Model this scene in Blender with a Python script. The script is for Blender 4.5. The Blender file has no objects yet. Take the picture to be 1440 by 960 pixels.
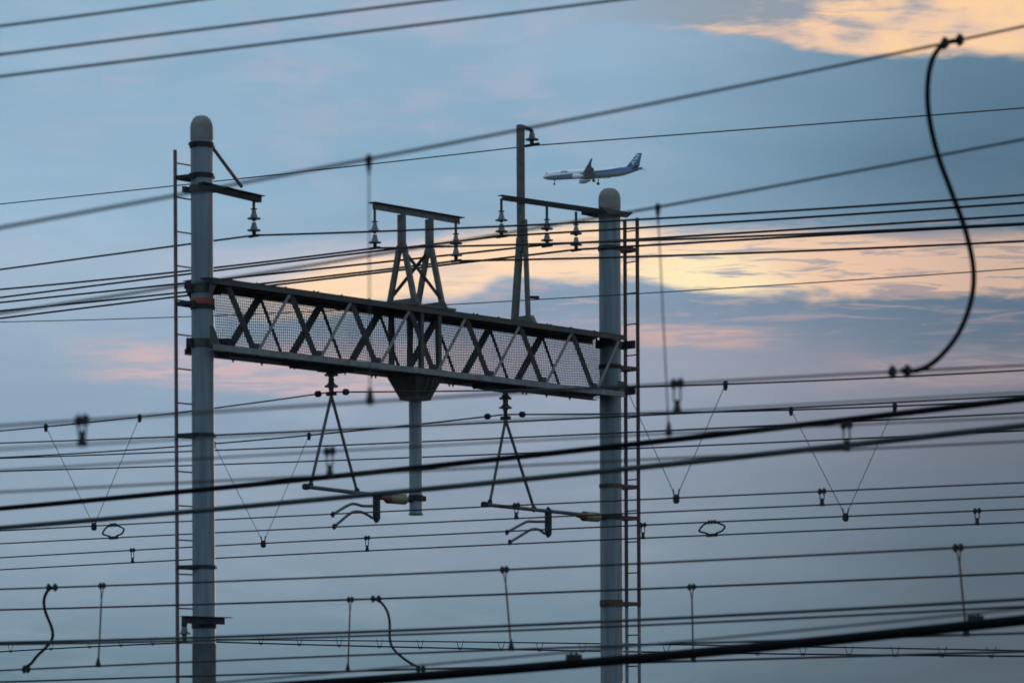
import bpy, bmesh, math, random
import numpy as np
from mathutils import Vector, Matrix

random.seed(7)
rng = np.random.default_rng(7)
sc = bpy.context.scene
col = sc.collection

# ------------------------------------------------------------------ camera
F_PX, CX, HY = 4370.0, 720.0, 1030.0          # focal length, principal point (photo pixels)
ROLL = math.radians(-0.28)
CAM = Vector((0, 0, 2.4))
M3 = Matrix.Rotation(math.radians(90), 3, 'X') @ Matrix.Rotation(ROLL, 3, 'Z')
cd = bpy.data.cameras.new('camera')
cam = bpy.data.objects.new('camera', cd)
col.objects.link(cam)
cam.matrix_world = Matrix.Translation(CAM) @ M3.to_4x4()
cd.sensor_width = 36.0
cd.lens = 36.0 * F_PX / 1440
cd.shift_y = (HY - 480) / 1440
cd.clip_start, cd.clip_end = 0.5, 20000
cd.dof.use_dof = True
cd.dof.focus_distance = 108.0
cd.dof.aperture_fstop = cd.lens / 1000 / 0.036
cd.dof.aperture_blades = 0
sc.camera = cam

# ------------------------------------------------------------------ exposure
sc.view_settings.view_transform = 'Standard'
sc.view_settings.look = 'None'
sc.view_settings.exposure = 0
sc.view_settings.gamma = 1
sc.view_settings.use_curve_mapping = False

# ------------------------------------------------------------------ world: dusk sky with cloud banks
SUN_EL, SUN_AZ = math.radians(5), math.radians(14)      # low sun ahead, right of the view, behind cloud

def lin(r, g, b):
    f = lambda c: (c / 12.92 if c <= .04045 else ((c + .055) / 1.055) ** 2.4)
    return (f(r / 255), f(g / 255), f(b / 255), 1)

w = bpy.data.worlds.new('World')
sc.world = w
w.use_nodes = True
nt = w.node_tree
nt.nodes.clear()

class S:
    """a scalar socket with arithmetic, so that the sky reads as formulas"""
    def __init__(s, k): s.k = k
    def op(s, o, b=None, c=None):
        n = nt.nodes.new('ShaderNodeMath'); n.operation = o
        for i, x in enumerate((s, b, c)):
            if x is None: continue
            if isinstance(x, S): nt.links.new(x.k, n.inputs[i])
            else: n.inputs[i].default_value = x
        return S(n.outputs[0])
    def __add__(s, o): return s.op('ADD', o)
    __radd__ = __add__
    def __sub__(s, o): return s.op('SUBTRACT', o)
    def __rsub__(s, o): return (s * -1.0) + o
    def __mul__(s, o): return s.op('MULTIPLY', o)
    __rmul__ = __mul__
    def __truediv__(s, o): return s.op('DIVIDE', o)

def sm(x, e0, e1):
    """smooth step from e0 to e1 (either may be a socket)"""
    n = nt.nodes.new('ShaderNodeMapRange'); n.interpolation_type = 'SMOOTHSTEP'
    for nm, v in (('Value', x), ('From Min', e0), ('From Max', e1)):
        if isinstance(v, S): nt.links.new(v.k, n.inputs[nm])
        else: n.inputs[nm].default_value = v
    return S(n.outputs['Result'])

def comb(x, y, z=0.0):
    n = nt.nodes.new('ShaderNodeCombineXYZ')
    for i, v in enumerate((x, y, z)):
        if isinstance(v, S): nt.links.new(v.k, n.inputs[i])
        else: n.inputs[i].default_value = v
    return n.outputs[0]

def noise(x, y, scale, detail=4, rough=.55, dist=0.0, z=0.0):
    n = nt.nodes.new('ShaderNodeTexNoise')
    nt.links.new(comb(x, y, z), n.inputs['Vector'])
    n.inputs['Scale'].default_value = scale
    n.inputs['Detail'].default_value = detail
    n.inputs['Roughness'].default_value = rough
    n.inputs['Distortion'].default_value = dist
    return S(n.outputs['Fac'])

def ramp(x, stops):
    n = nt.nodes.new('ShaderNodeValToRGB')
    nt.links.new(x.k, n.inputs[0])
    e = n.color_ramp.elements
    e[0].position, e[0].color = stops[0][0], lin(*stops[0][1])
    e[1].position, e[1].color = stops[-1][0], lin(*stops[-1][1])
    for p, c in stops[1:-1]:
        k = e.new(p); k.color = lin(*c)
    return n.outputs[0]

def mix(f, a, b):
    n = nt.nodes.new('ShaderNodeMix'); n.data_type = 'RGBA'
    if isinstance(f, S): nt.links.new(f.k, n.inputs[0])
    else: n.inputs[0].default_value = f
    for i, v in ((6, a), (7, b)):
        if isinstance(v, tuple): n.inputs[i].default_value = v
        else: nt.links.new(v, n.inputs[i])
    return n.outputs[2]

tc = nt.nodes.new('ShaderNodeTexCoord')
sp = nt.nodes.new('ShaderNodeSeparateXYZ')
nt.links.new(tc.outputs['Generated'], sp.inputs[0])
DX, DY, DZ = (S(sp.outputs[i]) for i in range(3))
den = DY.op('ABSOLUTE').op('MAXIMUM', .08)
# azimuth / elevation tangents: X runs 0..1 from 9 degrees left to 9 degrees right, Y 0..1 downwards to 1 degree elevation
X = DX / den * (F_PX / 1440) + .5
Y = (HY / 960) - DZ / den * (F_PX / 960)
n1 = noise(X * 1.5, Y * 4.5, 2.2, 5, .55, .3)
n2 = noise(X * 3.0, Y * 9.0, 3.0, 6, .6, .4, 3.1)
n3 = noise(X * 4.0, Y * 26.0, 3.0, 5, .6, .8, 7.7)
n4 = noise(X * 5.0, Y * 8.5, 2.2, 4, .5, .35, 11.3)
Yw = Y + .06 * (n1 - .5) + .03 * (n2 - .5)
cl = lambda s: s.op('MINIMUM', 1.0).op('MAXIMUM', 0.0)
Yc = cl(Yw)
base_l = ramp(Yc, [(0, (146, 182, 207)), (.12, (148, 183, 208)), (.30, (155, 190, 214)), (.38, (168, 190, 212)),
                   (.46, (160, 182, 204)), (.54, (150, 174, 196)), (.62, (143, 167, 190)), (.72, (142, 163, 182)),
                   (.84, (134, 156, 174)), (.93, (118, 143, 160)), (1, (108, 135, 150))])
base_c = ramp(Yc, [(0, (150, 180, 205)), (.12, (146, 180, 206)), (.24, (136, 174, 200)), (.36, (142, 174, 198)),
                   (.45, (134, 154, 178)), (.52, (160, 166, 184)), (.60, (150, 164, 184)), (.70, (138, 153, 172)),
                   (.82, (128, 146, 163)), (.92, (110, 136, 152)), (1, (96, 122, 138))])
base_r = ramp(Yc, [(0, (104, 136, 160)), (.12, (92, 127, 151)), (.24, (80, 115, 139)), (.34, (96, 124, 146)),
                   (.44, (92, 117, 139)), (.50, (100, 120, 142)), (.56, (132, 132, 146)), (.64, (114, 120, 134)),
                   (.72, (98, 114, 130)), (.86, (78, 99, 115)), (1, (58, 78, 92))])
Xw = X + .10 * (n1 - .5)
sky = mix(sm(Xw, .55, .98), mix(sm(Xw, .08, .55), base_l, base_c), base_r)

sky = mix(sm(X, .84, 1.06) * .30, sky, lin(58, 84, 104))  # lens vignette put into the sky colour at the right edge
sky = mix(sm(Y, .84, 1.04) * .26, sky, lin(66, 98, 114))  # vignette along the bottom, likewise in the sky colour
# uneven cloud deck: slow light and dark patches
n5 = noise(X * 2.0, Y * 4.2, 2.4, 5, .58, .6, 19.0)
dk = sm(n5, .34, .66)
sky = mix((1.0 - dk) * .16 * (1.0 - .5 * sm(X, .5, .9)), sky, lin(112, 144, 172))
sky = mix(dk * sm(n2, .40, .75) * .20 * (1.0 - sm(X, .5, .9)), sky, lin(186, 200, 220))
# soft pale veils high up
veil = sm(n4 + .3 * (n2 - .5), .44, .66) * (1.0 - sm(Y, .1, .42)) * sm(X, -.1, .25) * (1.0 - sm(X, .45, .80)) * .46
sky = mix(veil, sky, lin(182, 182, 202))
# warm torn cloud at the top right, its underside ragged, grey folds above
edge = .034 + .046 * sm(X, .64, .86) + .030 * (n2 - .5) + .035 * (n4 - .5)
tr = (1.0 - sm(Y, edge - .006, edge + .012)) * sm(X + .10 * (n4 - .5), .54, .72)
fold = sm(n4 + .55 * (n2 - .5) + .30 * (n3 - .5) + .8 * (X - .86) + 2.2 * (Y - .014), .33, .58)
sky = mix(tr * .85, sky, lin(150, 158, 170))
sky = mix(tr * fold * .97, sky, mix(sm(n4 + .5 * (X - .85), .40, .66), lin(236, 200, 176), lin(264, 216, 164)))
# pale lavender veil over the left end of the gap
lv_ = sm(Yw, .345, .372) * (1.0 - sm(Yw, .40, .46)) * sm(X + .12 * (n1 - .5), .10, .30) * (1.0 - sm(X, .42, .56))
sky = mix(lv_ * .62, sky, lin(206, 202, 214))
# bright gap in the cloud: the sunset glow band
top = .354 - .022 * sm(X, .36, .46) * (1.0 - sm(X, .58, .68)) + .034 * (n2 - .5) + .045 * (n1 - .5) + .05 * (1.0 - sm(X, .24, .44)) - .010 * sm(X, .48, .62)
bot = .436 + .055 * (n2 - .5) + .03 * (n4 - .5) - .026 * sm(X, .44, .50) * (1.0 - sm(X, .60, .74)) + .030 * (1.0 - sm(X, .26, .44))
glow = sm(Y, top - .010, top + .020) * (1.0 - sm(Y, bot - .012, bot + .009)) * sm(X + .10 * (n1 - .5), .19, .32)
patch = 1.0 - .42 * (1.0 - sm(X, .40, .52)) * sm(n2 + .3 * (n3 - .5), .46, .62)
streak = 1.0 - sm(n3, .50, .64) * .85 * sm(X, .52, .68)
core = sm(X + .15 * (n1 - .5), .56, .66) * (1.0 - sm(X + .15 * (n2 - .5), .69, .80)) * sm(Y, .352, .395)
gcol = mix(core, mix(sm(X, .60, .90), lin(264, 226, 188), lin(240, 198, 168)), lin(266, 244, 194))
sky = mix(glow * streak * patch * (.97 - .22 * sm(X, .84, .98)), sky, gcol)
# thin pink wisps above and below the gap
wisp = sm(n3 + .3 * n2, .66, .82) * sm(Y, .31, .35) * (1.0 - sm(Y, .42, .54)) * sm(X, .25, .6)
sky = mix(wisp * .42, sky, lin(222, 182, 170))
# broken pink bank to the left below the gap
pb = sm(Yw, .480, .520) * (1.0 - sm(Y + .018 * (n2 - .5), .548 + .02 * sm(X, .1, .3), .566 + .02 * sm(X, .1, .3))) * sm(X + .12 * (n1 - .5), .03, .15) * (1.0 - sm(X + .3 * (n2 - .5), .32, .58))
pb = pb * (.35 + .65 * sm(n3 + .5 * (Y - .52), .40, .58))
sky = mix(pb * .85, sky, lin(214, 184, 186))
pr = sm(Yw, .476, .490) * (1.0 - sm(Yw, .500, .520)) * sm(X + .2 * (n2 - .5), .58, .64) * (1.0 - sm(X + .2 * (n2 - .5), .70, .80)) * (.45 + .55 * sm(n3, .40, .55))
sky = mix(pr * .8, sky, lin(214, 176, 168))
pk = sm(Yw, .512, .530) * (1.0 - sm(Yw, .550, .575)) * sm(X + .3 * (n4 - .5), .74, .92) * (.4 + .6 * sm(n3, .42, .58))
sky = mix(pk * .6, sky, lin(178, 154, 158))

# away from the sunset the sky is dimmer and plain blue grey
back = mix(sm(DZ, .0, .5), lin(132, 164, 190), lin(160, 190, 214))
sky = mix(sm(DY, -.15, .55), back, sky)
sky = mix(sm(DZ, .35, .7), sky, lin(180, 206, 226))
nish = nt.nodes.new('ShaderNodeTexSky')
nish.sky_type = 'NISHITA'
nish.sun_disc = False
nish.sun_elevation = SUN_EL
nish.sun_rotation = SUN_AZ
bg1 = nt.nodes.new('ShaderNodeBackground'); bg1.inputs[1].default_value = .06
nt.links.new(nish.outputs[0], bg1.inputs[0])
bg2 = nt.nodes.new('ShaderNodeBackground'); bg2.inputs[1].default_value = 1.0
nt.links.new(sky, bg2.inputs[0])
ms = nt.nodes.new('ShaderNodeMixShader'); ms.inputs[0].default_value = .992      # the cloud deck covers nearly all of the sky
nt.links.new(bg1.outputs[0], ms.inputs[1]); nt.links.new(bg2.outputs[0], ms.inputs[2])
out = nt.nodes.new('ShaderNodeOutputWorld')
nt.links.new(ms.outputs[0], out.inputs[0])

# ------------------------------------------------------------------ sun, veiled by cloud
sl = bpy.data.lights.new('sun', 'SUN')
sl.energy = .65
sl.angle = math.radians(12)
sl.color = (1, .80, .62)
sun = bpy.data.objects.new('sun', sl)
col.objects.link(sun)
sd = Vector((math.sin(SUN_AZ) * math.cos(SUN_EL), math.cos(SUN_AZ) * math.cos(SUN_EL), math.sin(SUN_EL)))
sun.rotation_euler = sd.to_track_quat('Z', 'Y').to_euler()

# ------------------------------------------------------------------ materials
def material(name, c, rough=.6, metal=0.0, var=.25, scale=6.0, spec=.4, stretch=(1, 1, 1), c2=None, bump=0.0, rust=0.0, albedo_scale=.68):
    m = bpy.data.materials.new(name); m.use_nodes = True
    c = tuple(x * albedo_scale for x in c); c2 = tuple(x * albedo_scale for x in c2) if c2 else None  # even scale on base colours, set against the brighter sky behind
    t = m.node_tree
    b = t.nodes['Principled BSDF']
    b.inputs['Roughness'].default_value = rough
    b.inputs['Metallic'].default_value = metal
    b.inputs['Specular IOR Level'].default_value = spec
    g = t.nodes.new('ShaderNodeNewGeometry')
    mp = t.nodes.new('ShaderNodeMapping'); mp.inputs['Scale'].default_value = stretch
    t.links.new(g.outputs['Position'], mp.inputs[0])
    n = t.nodes.new('ShaderNodeTexNoise'); n.inputs['Scale'].default_value = scale; n.inputs['Detail'].default_value = 6
    t.links.new(mp.outputs[0], n.inputs['Vector'])
    r = t.nodes.new('ShaderNodeValToRGB')
    a = tuple(x * (1 - var) for x in c) + (1,)
    z = tuple(min(1, x * (1 + var)) for x in (c2 or c)) + (1,)
    r.color_ramp.elements[0].color = a; r.color_ramp.elements[0].position = .3
    r.color_ramp.elements[1].color = z; r.color_ramp.elements[1].position = .7
    t.links.new(n.outputs['Fac'], r.inputs[0])
    colr = r.outputs[0]
    if rust:
        n2_ = t.nodes.new('ShaderNodeTexNoise'); n2_.inputs['Scale'].default_value = 3.3; n2_.inputs['Detail'].default_value = 8; n2_.inputs['Roughness'].default_value = .65
        t.links.new(g.outputs['Position'], n2_.inputs['Vector'])
        q = t.nodes.new('ShaderNodeMapRange'); q.inputs['From Min'].default_value = .52; q.inputs['From Max'].default_value = .66; q.inputs['To Max'].default_value = rust
        t.links.new(n2_.outputs['Fac'], q.inputs['Value'])
        k = t.nodes.new('ShaderNodeMix'); k.data_type = 'RGBA'; k.inputs[7].default_value = (.085, .042, .026, 1)
        t.links.new(q.outputs[0], k.inputs[0]); t.links.new(colr, k.inputs[6]); colr = k.outputs[2]
    t.links.new(colr, b.inputs['Base Color'])
    if bump:
        bp = t.nodes.new('ShaderNodeBump'); bp.inputs['Strength'].default_value = bump
        t.links.new(n.outputs['Fac'], bp.inputs['Height']); t.links.new(bp.outputs[0], b.inputs['Normal'])
    return m

STANDST = material('weathered_grey_paint', (.135, .138, .125), .6, .05, var=.3, scale=8, rust=.55)
TUBEST = material('dull_steel_tube', (.105, .125, .13), .55, .15, var=.25, scale=9, rust=.4)
CONCRETE = material('concrete', (.205, .25, .28), .5, spec=.5, var=.30, scale=2.6, stretch=(4.5, 4.5, .30), bump=.12)
CAPSTONE = material('weathered_concrete', (.29, .262, .245), .9, var=.16, scale=4)
GALV = material('galvanised_steel', (.22, .255, .265), .5, .3, var=.25, scale=9, rust=.45)
STEEL = material('grey_green_steel', (.056, .068, .066), .55, .1, var=.3, scale=8, rust=.6)
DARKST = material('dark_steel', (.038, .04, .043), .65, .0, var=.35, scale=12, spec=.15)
BARSHADE = material('shaded_bar_steel', (.042, .048, .052), .6, .0, var=.3, scale=9, spec=.2, rust=.5)  # same truss steel, its shade put into the colour
BARLIT = material('lit_flat_bar', (.27, .28, .275), .55, .1, var=.2, scale=12, rust=.5)  # same truss steel, its lit look put into the colour
RUST = material('rusty_red_paint', (.085, .034, .028), .7, var=.4, scale=14, c2=(.11, .055, .042))
FADED = material('faded_red_paint', (.24, .15, .14), .7, var=.35, scale=12)
ORANGE = material('orange_band_paint', (.44, .08, .04), .6, var=.2, scale=20)
PORC = material('grey_porcelain', (.15, .17, .19), .25, var=.12, scale=20, spec=.6)
BROWNP = material('dark_porcelain', (.10, .085, .085), .25, var=.2, scale=20, spec=.6)
TAN = material('tan_insulator_glaze', (.30, .25, .15), .35, var=.15, scale=14)
REDCAP = material('red_oxide_fitting', (.22, .06, .05), .5, var=.2, scale=14)
WIRE = material('weathered_copper_wire', (.035, .033, .036), .6, .1, var=.3, scale=3, spec=.2)
WIREG = material('aged_aluminium_wire', (.055, .064, .064), .6, .1, var=.25, scale=3, spec=.2)
CABLE = material('black_rubber_cable', (.007, .0075, .0085), .75, var=.3, scale=3, spec=.06)
NETM = material('netting_cord', (.14, .15, .15), .7, var=.3, scale=4)

# ------------------------------------------------------------------ picture-to-place measurement
def ray(px, py):
    return (M3 @ Vector(((px - CX) / F_PX, -(py - HY) / F_PX, -1))).normalized()

def at_depth(px, py, y):
    d = ray(px, py); return CAM + d * (y / d.y)

PL = at_depth(284.5, 392, 48.0)
PR = at_depth(858.0, 474, 55.2)
tv = Vector((PR.x - PL.x, PR.y - PL.y, 0)); LEN = tv.length; tv.normalize()     # along the gantry
wv = Vector((tv.y, -tv.x, 0))                                                   # along the tracks, towards the right and us
P0 = Vector((PL.x, PL.y, 0))

def W(a, s, z): return P0 + tv * a + wv * s + Vector((0, 0, z))
def T(px, py, s=0.0):
    """gantry plane: distance along the gantry and height"""
    d = ray(px, py); k = (s - (CAM - P0).dot(wv)) / d.dot(wv); p = CAM + d * k
    return (p - P0).dot(tv), p.z
def TP(px, py, s=0.0): a, z = T(px, py, s); return W(a, s, z)
class Plane:
    """a vertical plane that a run of wire hangs in: a ground point and a horizontal direction"""
    def __init__(s, q, u): s.q = Vector((q.x, q.y, 0)); s.u = Vector((u.x, u.y, 0)).normalized(); s.n = Vector((s.u.y, -s.u.x, 0))
def plane(a): return a if isinstance(a, Plane) else Plane(P0 + tv * a, wv)
def span_plane(yl, yr):
    p, q = at_depth(0, HY, yl), at_depth(1440, HY, yr); return Plane(p, q - p)
def L(px, py, a):
    """photo position to run along the wire's plane and height"""
    k_ = plane(a); d = ray(px, py); k = (k_.q - CAM).dot(k_.n) / d.dot(k_.n); p = CAM + d * k
    return (p - k_.q).dot(k_.u), p.z
def WL(a, s, z): k_ = plane(a); return k_.q + k_.u * s + Vector((0, 0, z))
def LP(px, py, a): s, z = L(px, py, a); return WL(a, s, z)
def ppm(p): return F_PX / p.y                                                   # photo pixels per metre there
print('LEN', LEN, 't', tv, 'truss top z', T(300, 391, .39), T(877, 472, .39), 'bot', T(303, 490, .39), T(870, 556, .39), 'poles', T(283, 163), T(857, 265))

# ------------------------------------------------------------------ mesh helpers
class MB:
    def __init__(s): s.v, s.f = [], []
    def add(s, vs, fs):
        b = len(s.v); s.v += [Vector(v) for v in vs]; s.f += [[i + b for i in f] for f in fs]; return s
    def tube(s, pts, r, n=8, caps=True):
        pts = [Vector(p) for p in pts]; k = len(pts)
        rs = r if isinstance(r, (list, tuple)) else [r] * k
        vs, fs = [], []
        up = None
        for i, p in enumerate(pts):
            d = (pts[min(i + 1, k - 1)] - pts[max(i - 1, 0)]).normalized()
            if up is None: up = Vector((0, 0, 1)) if abs(d.z) < .9 else Vector((1, 0, 0))
            sd_ = d.cross(up).normalized(); up = sd_.cross(d).normalized()
            for j in range(n):
                a = 2 * math.pi * j / n
                vs.append(p + (sd_ * math.cos(a) + up * math.sin(a)) * rs[i])
        for i in range(k - 1):
            for j in range(n):
                fs.append([i * n + j, i * n + (j + 1) % n, (i + 1) * n + (j + 1) % n, (i + 1) * n + j])
        if caps: fs.append(list(range(n))[::-1]); fs.append([(k - 1) * n + j for j in range(n)])
        return s.add(vs, fs)
    def beam(s, p0, p1, wd, ht, up=(0, 0, 1), off=(0, 0)):
        """box beam; wd along side, ht along up; off shifts the section"""
        p0, p1 = Vector(p0), Vector(p1); d = (p1 - p0).normalized(); up = Vector(up)
        if abs(d.dot(up.normalized())) > .999: up = Vector((1, 0, 0)) if abs(d.x) < .9 else Vector((0, 1, 0))
        sd_ = d.cross(up).normalized(); up = sd_.cross(d).normalized()
        vs = [p + sd_ * (off[0] + a * wd / 2) + up * (off[1] + b * ht / 2) for p in (p0, p1) for a, b in ((-1, -1), (1, -1), (1, 1), (-1, 1))]
        return s.add(vs, [[0, 1, 2, 3], [7, 6, 5, 4], [0, 4, 5, 1], [1, 5, 6, 2], [2, 6, 7, 3], [3, 7, 4, 0]])
    def prism(s, poly, d):
        d = Vector(d); n = len(poly); poly = [Vector(p) for p in poly]
        return s.add(poly + [p + d for p in poly], [list(range(n))[::-1], [n + i for i in range(n)]] + [[i, (i + 1) % n, n + (i + 1) % n, n + i] for i in range(n)])
    def lathe(s, c, prof, n=20, axis=(0, 0, 1)):
        c = Vector(c); ax = Vector(axis).normalized()
        e1 = ax.orthogonal().normalized(); e2 = ax.cross(e1)
        vs = [c + ax * z + (e1 * math.cos(2 * math.pi * j / n) + e2 * math.sin(2 * math.pi * j / n)) * max(r, 1e-4) for r, z in prof for j in range(n)]
        k = len(prof)
        fs = [[i * n + j, i * n + (j + 1) % n, (i + 1) * n + (j + 1) % n, (i + 1) * n + j] for i in range(k - 1) for j in range(n)]
        fs += [list(range(n))[::-1], [(k - 1) * n + j for j in range(n)]]
        return s.add(vs, fs)
    def build(s, name, mat, parent=None, smooth=False, bevel=0.0, origin=None):
        o0 = Vector(origin) if origin is not None else Vector((0, 0, 0))
        if parent is not None:
            q = parent
            while q is not None: o0 = o0 + q.location; q = q.parent
        elif origin is None:
            o0 = sum(s.v, Vector()) / len(s.v)
        me = bpy.data.meshes.new(name)
        me.from_pydata([v - o0 for v in s.v], [], s.f)
        bm = bmesh.new(); bm.from_mesh(me)
        bmesh.ops.recalc_face_normals(bm, faces=bm.faces)
        bm.to_mesh(me); bm.free()
        me.materials.append(mat)
        if smooth:
            for p in me.polygons: p.use_smooth = True
            me.set_sharp_from_angle(angle=math.radians(40))
        o = bpy.data.objects.new(name, me); col.objects.link(o)
        if parent is not None: o.parent = parent
        else: o.location = o0
        if bevel:
            md = o.modifiers.new('bevel', 'BEVEL'); md.width = bevel; md.segments = 2; md.limit_method = 'ANGLE'
        return o

def tag(o, label, cat, group=None, kind=None):
    if label: o['label'] = label
    if cat: o['category'] = cat
    if group: o['group'] = group
    if kind: o['kind'] = kind
    return o
def thing(name, loc, label, cat, group=None):
    o = bpy.data.objects.new(name, None); col.objects.link(o); o.location = loc
    o.empty_display_size = .1
    return tag(o, label, cat, group)
def dup(o, parent=None):
    c = o.copy(); col.objects.link(c); c.parent = parent
    for ch in list(o.children): dup(ch, c)
    return c

# ------------------------------------------------------------------ ground (below the frame; carries the poles)
g = MB().add([(-9000, -9000, 0), (9000, -9000, 0), (9000, 9000, 0), (-9000, 9000, 0)], [[0, 1, 2, 3]])
gm = material('track_ballast', (.085, .08, .075), .95, var=.4, scale=22, bump=.6)
tag(g.build('ground', gm, origin=(0, 0, 0)), None, None, kind='structure')

# ------------------------------------------------------------------ the two concrete poles
def ring(mb, c, r, h, th=.012):
    mb.lathe(c, [(r, -h / 2), (r + th, -h / 2), (r + th, h / 2), (r, h / 2)], 28)

def pole(label, a, ztop, r, bands):
    root = thing('concrete_pole', W(a, 0, 0), label, 'pole', 'concrete poles carrying the gantry')
    sh = MB().lathe(W(a, 0, 0), [(r * 1.03, -.3), (r * 1.02, 2), (r * 1.0, 5), (r * .985, 8), (r * .98, ztop - .38)], 36)
    sh.build('shaft', CONCRETE, root, True)
    rc = r * .98
    cap = MB().lathe(W(a, 0, ztop - .38), [(rc - .002, 0.0), (rc + .004, .004), (rc + .004, .20), (rc * .95, .26), (rc * .80, .32), (rc * .55, .362), (rc * .25, .378), (0, .38)], 36)
    cap.build('cap', CAPSTONE, root, True)
    for (z, h, m) in bands:
        b = MB(); ring(b, W(a, 0, z), r * 1.0, h); b.build('clamp_band', m, root, True)
        for sg in (-1, 1):
            q = MB().beam(W(a + sg * (r + .01), -.05, z), W(a + sg * (r + .01), .05, z), .07, h * .8)
            q.tube([W(a + sg * (r + .03), -.07, z), W(a + sg * (r + .03), .07, z)], .012, 6)
            q.build('band_bolt', m, root)
    return root
zl = lambda y: T(284.5, y)[1]
zr = lambda y: T(858.5, y)[1]
ZTL, ZTR = zl(163), zr(265)
R_L, R_R = .175, .198
poleL = pole('grey concrete pole left, with an orange painted band and a ladder behind it', 0, ZTL, R_L,
             [(zl(205), .08, DARKST), (zl(248), .07, DARKST), (zl(432), .07, DARKST), (zl(612), .06, DARKST), (zl(797), .06, DARKST)])
ob = MB(); ring(ob, W(0, 0, zl(424)), R_L, .085, .010); ob.build('painted_band', ORANGE, poleL, True)
poleR = pole('grey concrete pole right, a red ladder along its right side', LEN, ZTR, R_R,
             [(zr(350), .08, DARKST), (zr(516), .07, DARKST), (zr(683), .07, RUST), (zr(727), .09, DARKST), (zr(848), .12, RUST)])

LOWDARK = material('dark_pole_foot', (.085, .095, .10), .8, var=.25, scale=4)
MB().lathe(W(0, 0, 0), [(R_L * 1.03 + .006, .02), (R_L * 1.015 + .006, zl(906)), (R_L * 1.01, zl(904))], 36).build('lower_shell', LOWDARK, poleL, True)  # slightly wider, darker shell round the lowest stretch of the left pole
# ------------------------------------------------------------------ gantry truss
B = .39                                                   # half width: the chords straddle the poles
ztopL, ztopR = T(300, 391, B)[1], T(877, 472, B)[1]
zbotL, zbotR = T(303, 491, B)[1], T(870, 556, B)[1]
ZT, ZB = (ztopL + ztopR) / 2, (zbotL + zbotR) / 2
A0, A1 = T(299, 391, B)[0], T(878, 472, B)[0]
print('ZT', ztopL, ztopR, 'ZB', zbotL, zbotR, 'A', A0, A1)
lerp = lambda a, p, q: p + (q - p) * (a - A0) / (A1 - A0)
zt = lambda a: lerp(a, ztopL, ztopR)
zb = lambda a: lerp(a, zbotL, zbotR)
truss = thing('gantry_truss', W(LEN / 2, 0, ZB), 'long grey steel lattice truss with netting spanning between the two concrete poles', 'truss')
CH = .08
def chord(s, top, a0, a1):
    z = zt if top else zb
    sg = 1 if s > 0 else -1
    m = MB()
    lo = -CH / 2 if top else CH / 2
    m.beam(W(a0, s, z(a0) + lo), W(a1, s, z(a1) + lo), .010, CH)                     # upright leg
    hz = (.006 if top else -.006)
    m.beam(W(a0, s - sg * .055, z(a0) + hz), W(a1, s - sg * .055, z(a1) + hz), .13, .012)   # flat leg
    m.build('top_chord' if top else 'bottom_chord', STEEL if top else GALV, truss)
    k = 0; a = a0 + .35
    while a < a1 - .2:
        zz = z(a) + (.012 if top else -.012); up = 1 if top else -1
        for da in ((0, .09) if k % 3 == 0 else (0,)):
            MB().lathe(W(a + da, s - sg * .05, zz), [(.022, 0), (.022, up * .018), (.012, up * .020), (.012, up * (.026 if top else .045))], 6).build('chord_bolt', DARKST, truss)
        k += 1; a += .62
chord(B, True, A0, A1); chord(B, False, A0, A1)
chord(-B, True, A0 + .12, A1 + .05); chord(-B, False, A0 + .12, A1 + .05)
tops = [321, 408, 491, 570, 651, 730, 806]
bots = [357, 444.5, 527, 606, 686, 764, 835]
ta = [T(x, 391 + (x - 300) * .1404 + 6, B)[0] for x in tops]
ba = [T(x, 491 + (x - 303) * .1146 - 6, B)[0] for x in bots]
print('tops', [round(x, 2) for x in ta], 'bots', [round(x, 2) for x in ba])
per = (ta[-1] - ta[0]) / 6
half = sum(b - a for a, b in zip(ta, ba)) / 7
for i in range(7):
    a0 = ta[0] + per * i; a1 = a0 + half
    # near face: stout bars falling right coloured as shaded, slim rising ones as lit
    p, q = W(a0, B - .035, zt(a0) - .05), W(a1, B - .035, zb(a1) + .04)
    m = MB().beam(p, q, .115, .010, up=wv).beam(p, q, .010, .075, up=wv, off=(-.0525, -.0425))
    m.build('diagonal_bar', BARSHADE, truss)
    a2 = ta[0] + per * (i + 1)
    if i == 6: a2 = A1 - .1
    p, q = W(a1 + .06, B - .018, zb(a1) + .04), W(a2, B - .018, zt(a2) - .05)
    MB().beam(p, q, .052, .010, up=wv).build('slim_diagonal', BARLIT, truss)
    # gusset plates at the lower nodes
    gz = zb(a1)
    MB().prism([W(a1 - .13, B - .05, gz + .01), W(a1 + .15, B - .05, gz + .01), W(a1 + .11, B - .05, gz + .17), W(a1 - .08, B - .05, gz + .17)], wv * .012).build('gusset_plate', STEEL, truss)
    # far face, the other way of sloping seen through the net
    p, q = W(a1, -B + .03, zb(a1) + .03), W(a2, -B + .03, zt(a2) - .03)
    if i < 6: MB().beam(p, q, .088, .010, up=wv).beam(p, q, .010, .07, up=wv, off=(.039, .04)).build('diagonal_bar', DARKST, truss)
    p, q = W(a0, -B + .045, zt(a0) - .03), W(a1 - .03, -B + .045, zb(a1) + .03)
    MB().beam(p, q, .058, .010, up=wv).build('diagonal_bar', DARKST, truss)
    # lacing across the underside and the top
    for (zf, nm, dz) in ((zb, 'bottom_lacing', .02), (zt, 'top_lacing', -.03)):
        MB().beam(W(a0, B - .08, zf(a0) + dz), W(a1, -B + .08, zf(a1) + dz), .06, .010).build(nm, DARKST, truss)
        MB().beam(W(a1, -B + .08, zf(a1) + dz + .012), W(min(a2, A1 - .1), B - .08, zf(a2) + dz + .012), .06, .010).build(nm, DARKST, truss)
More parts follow.
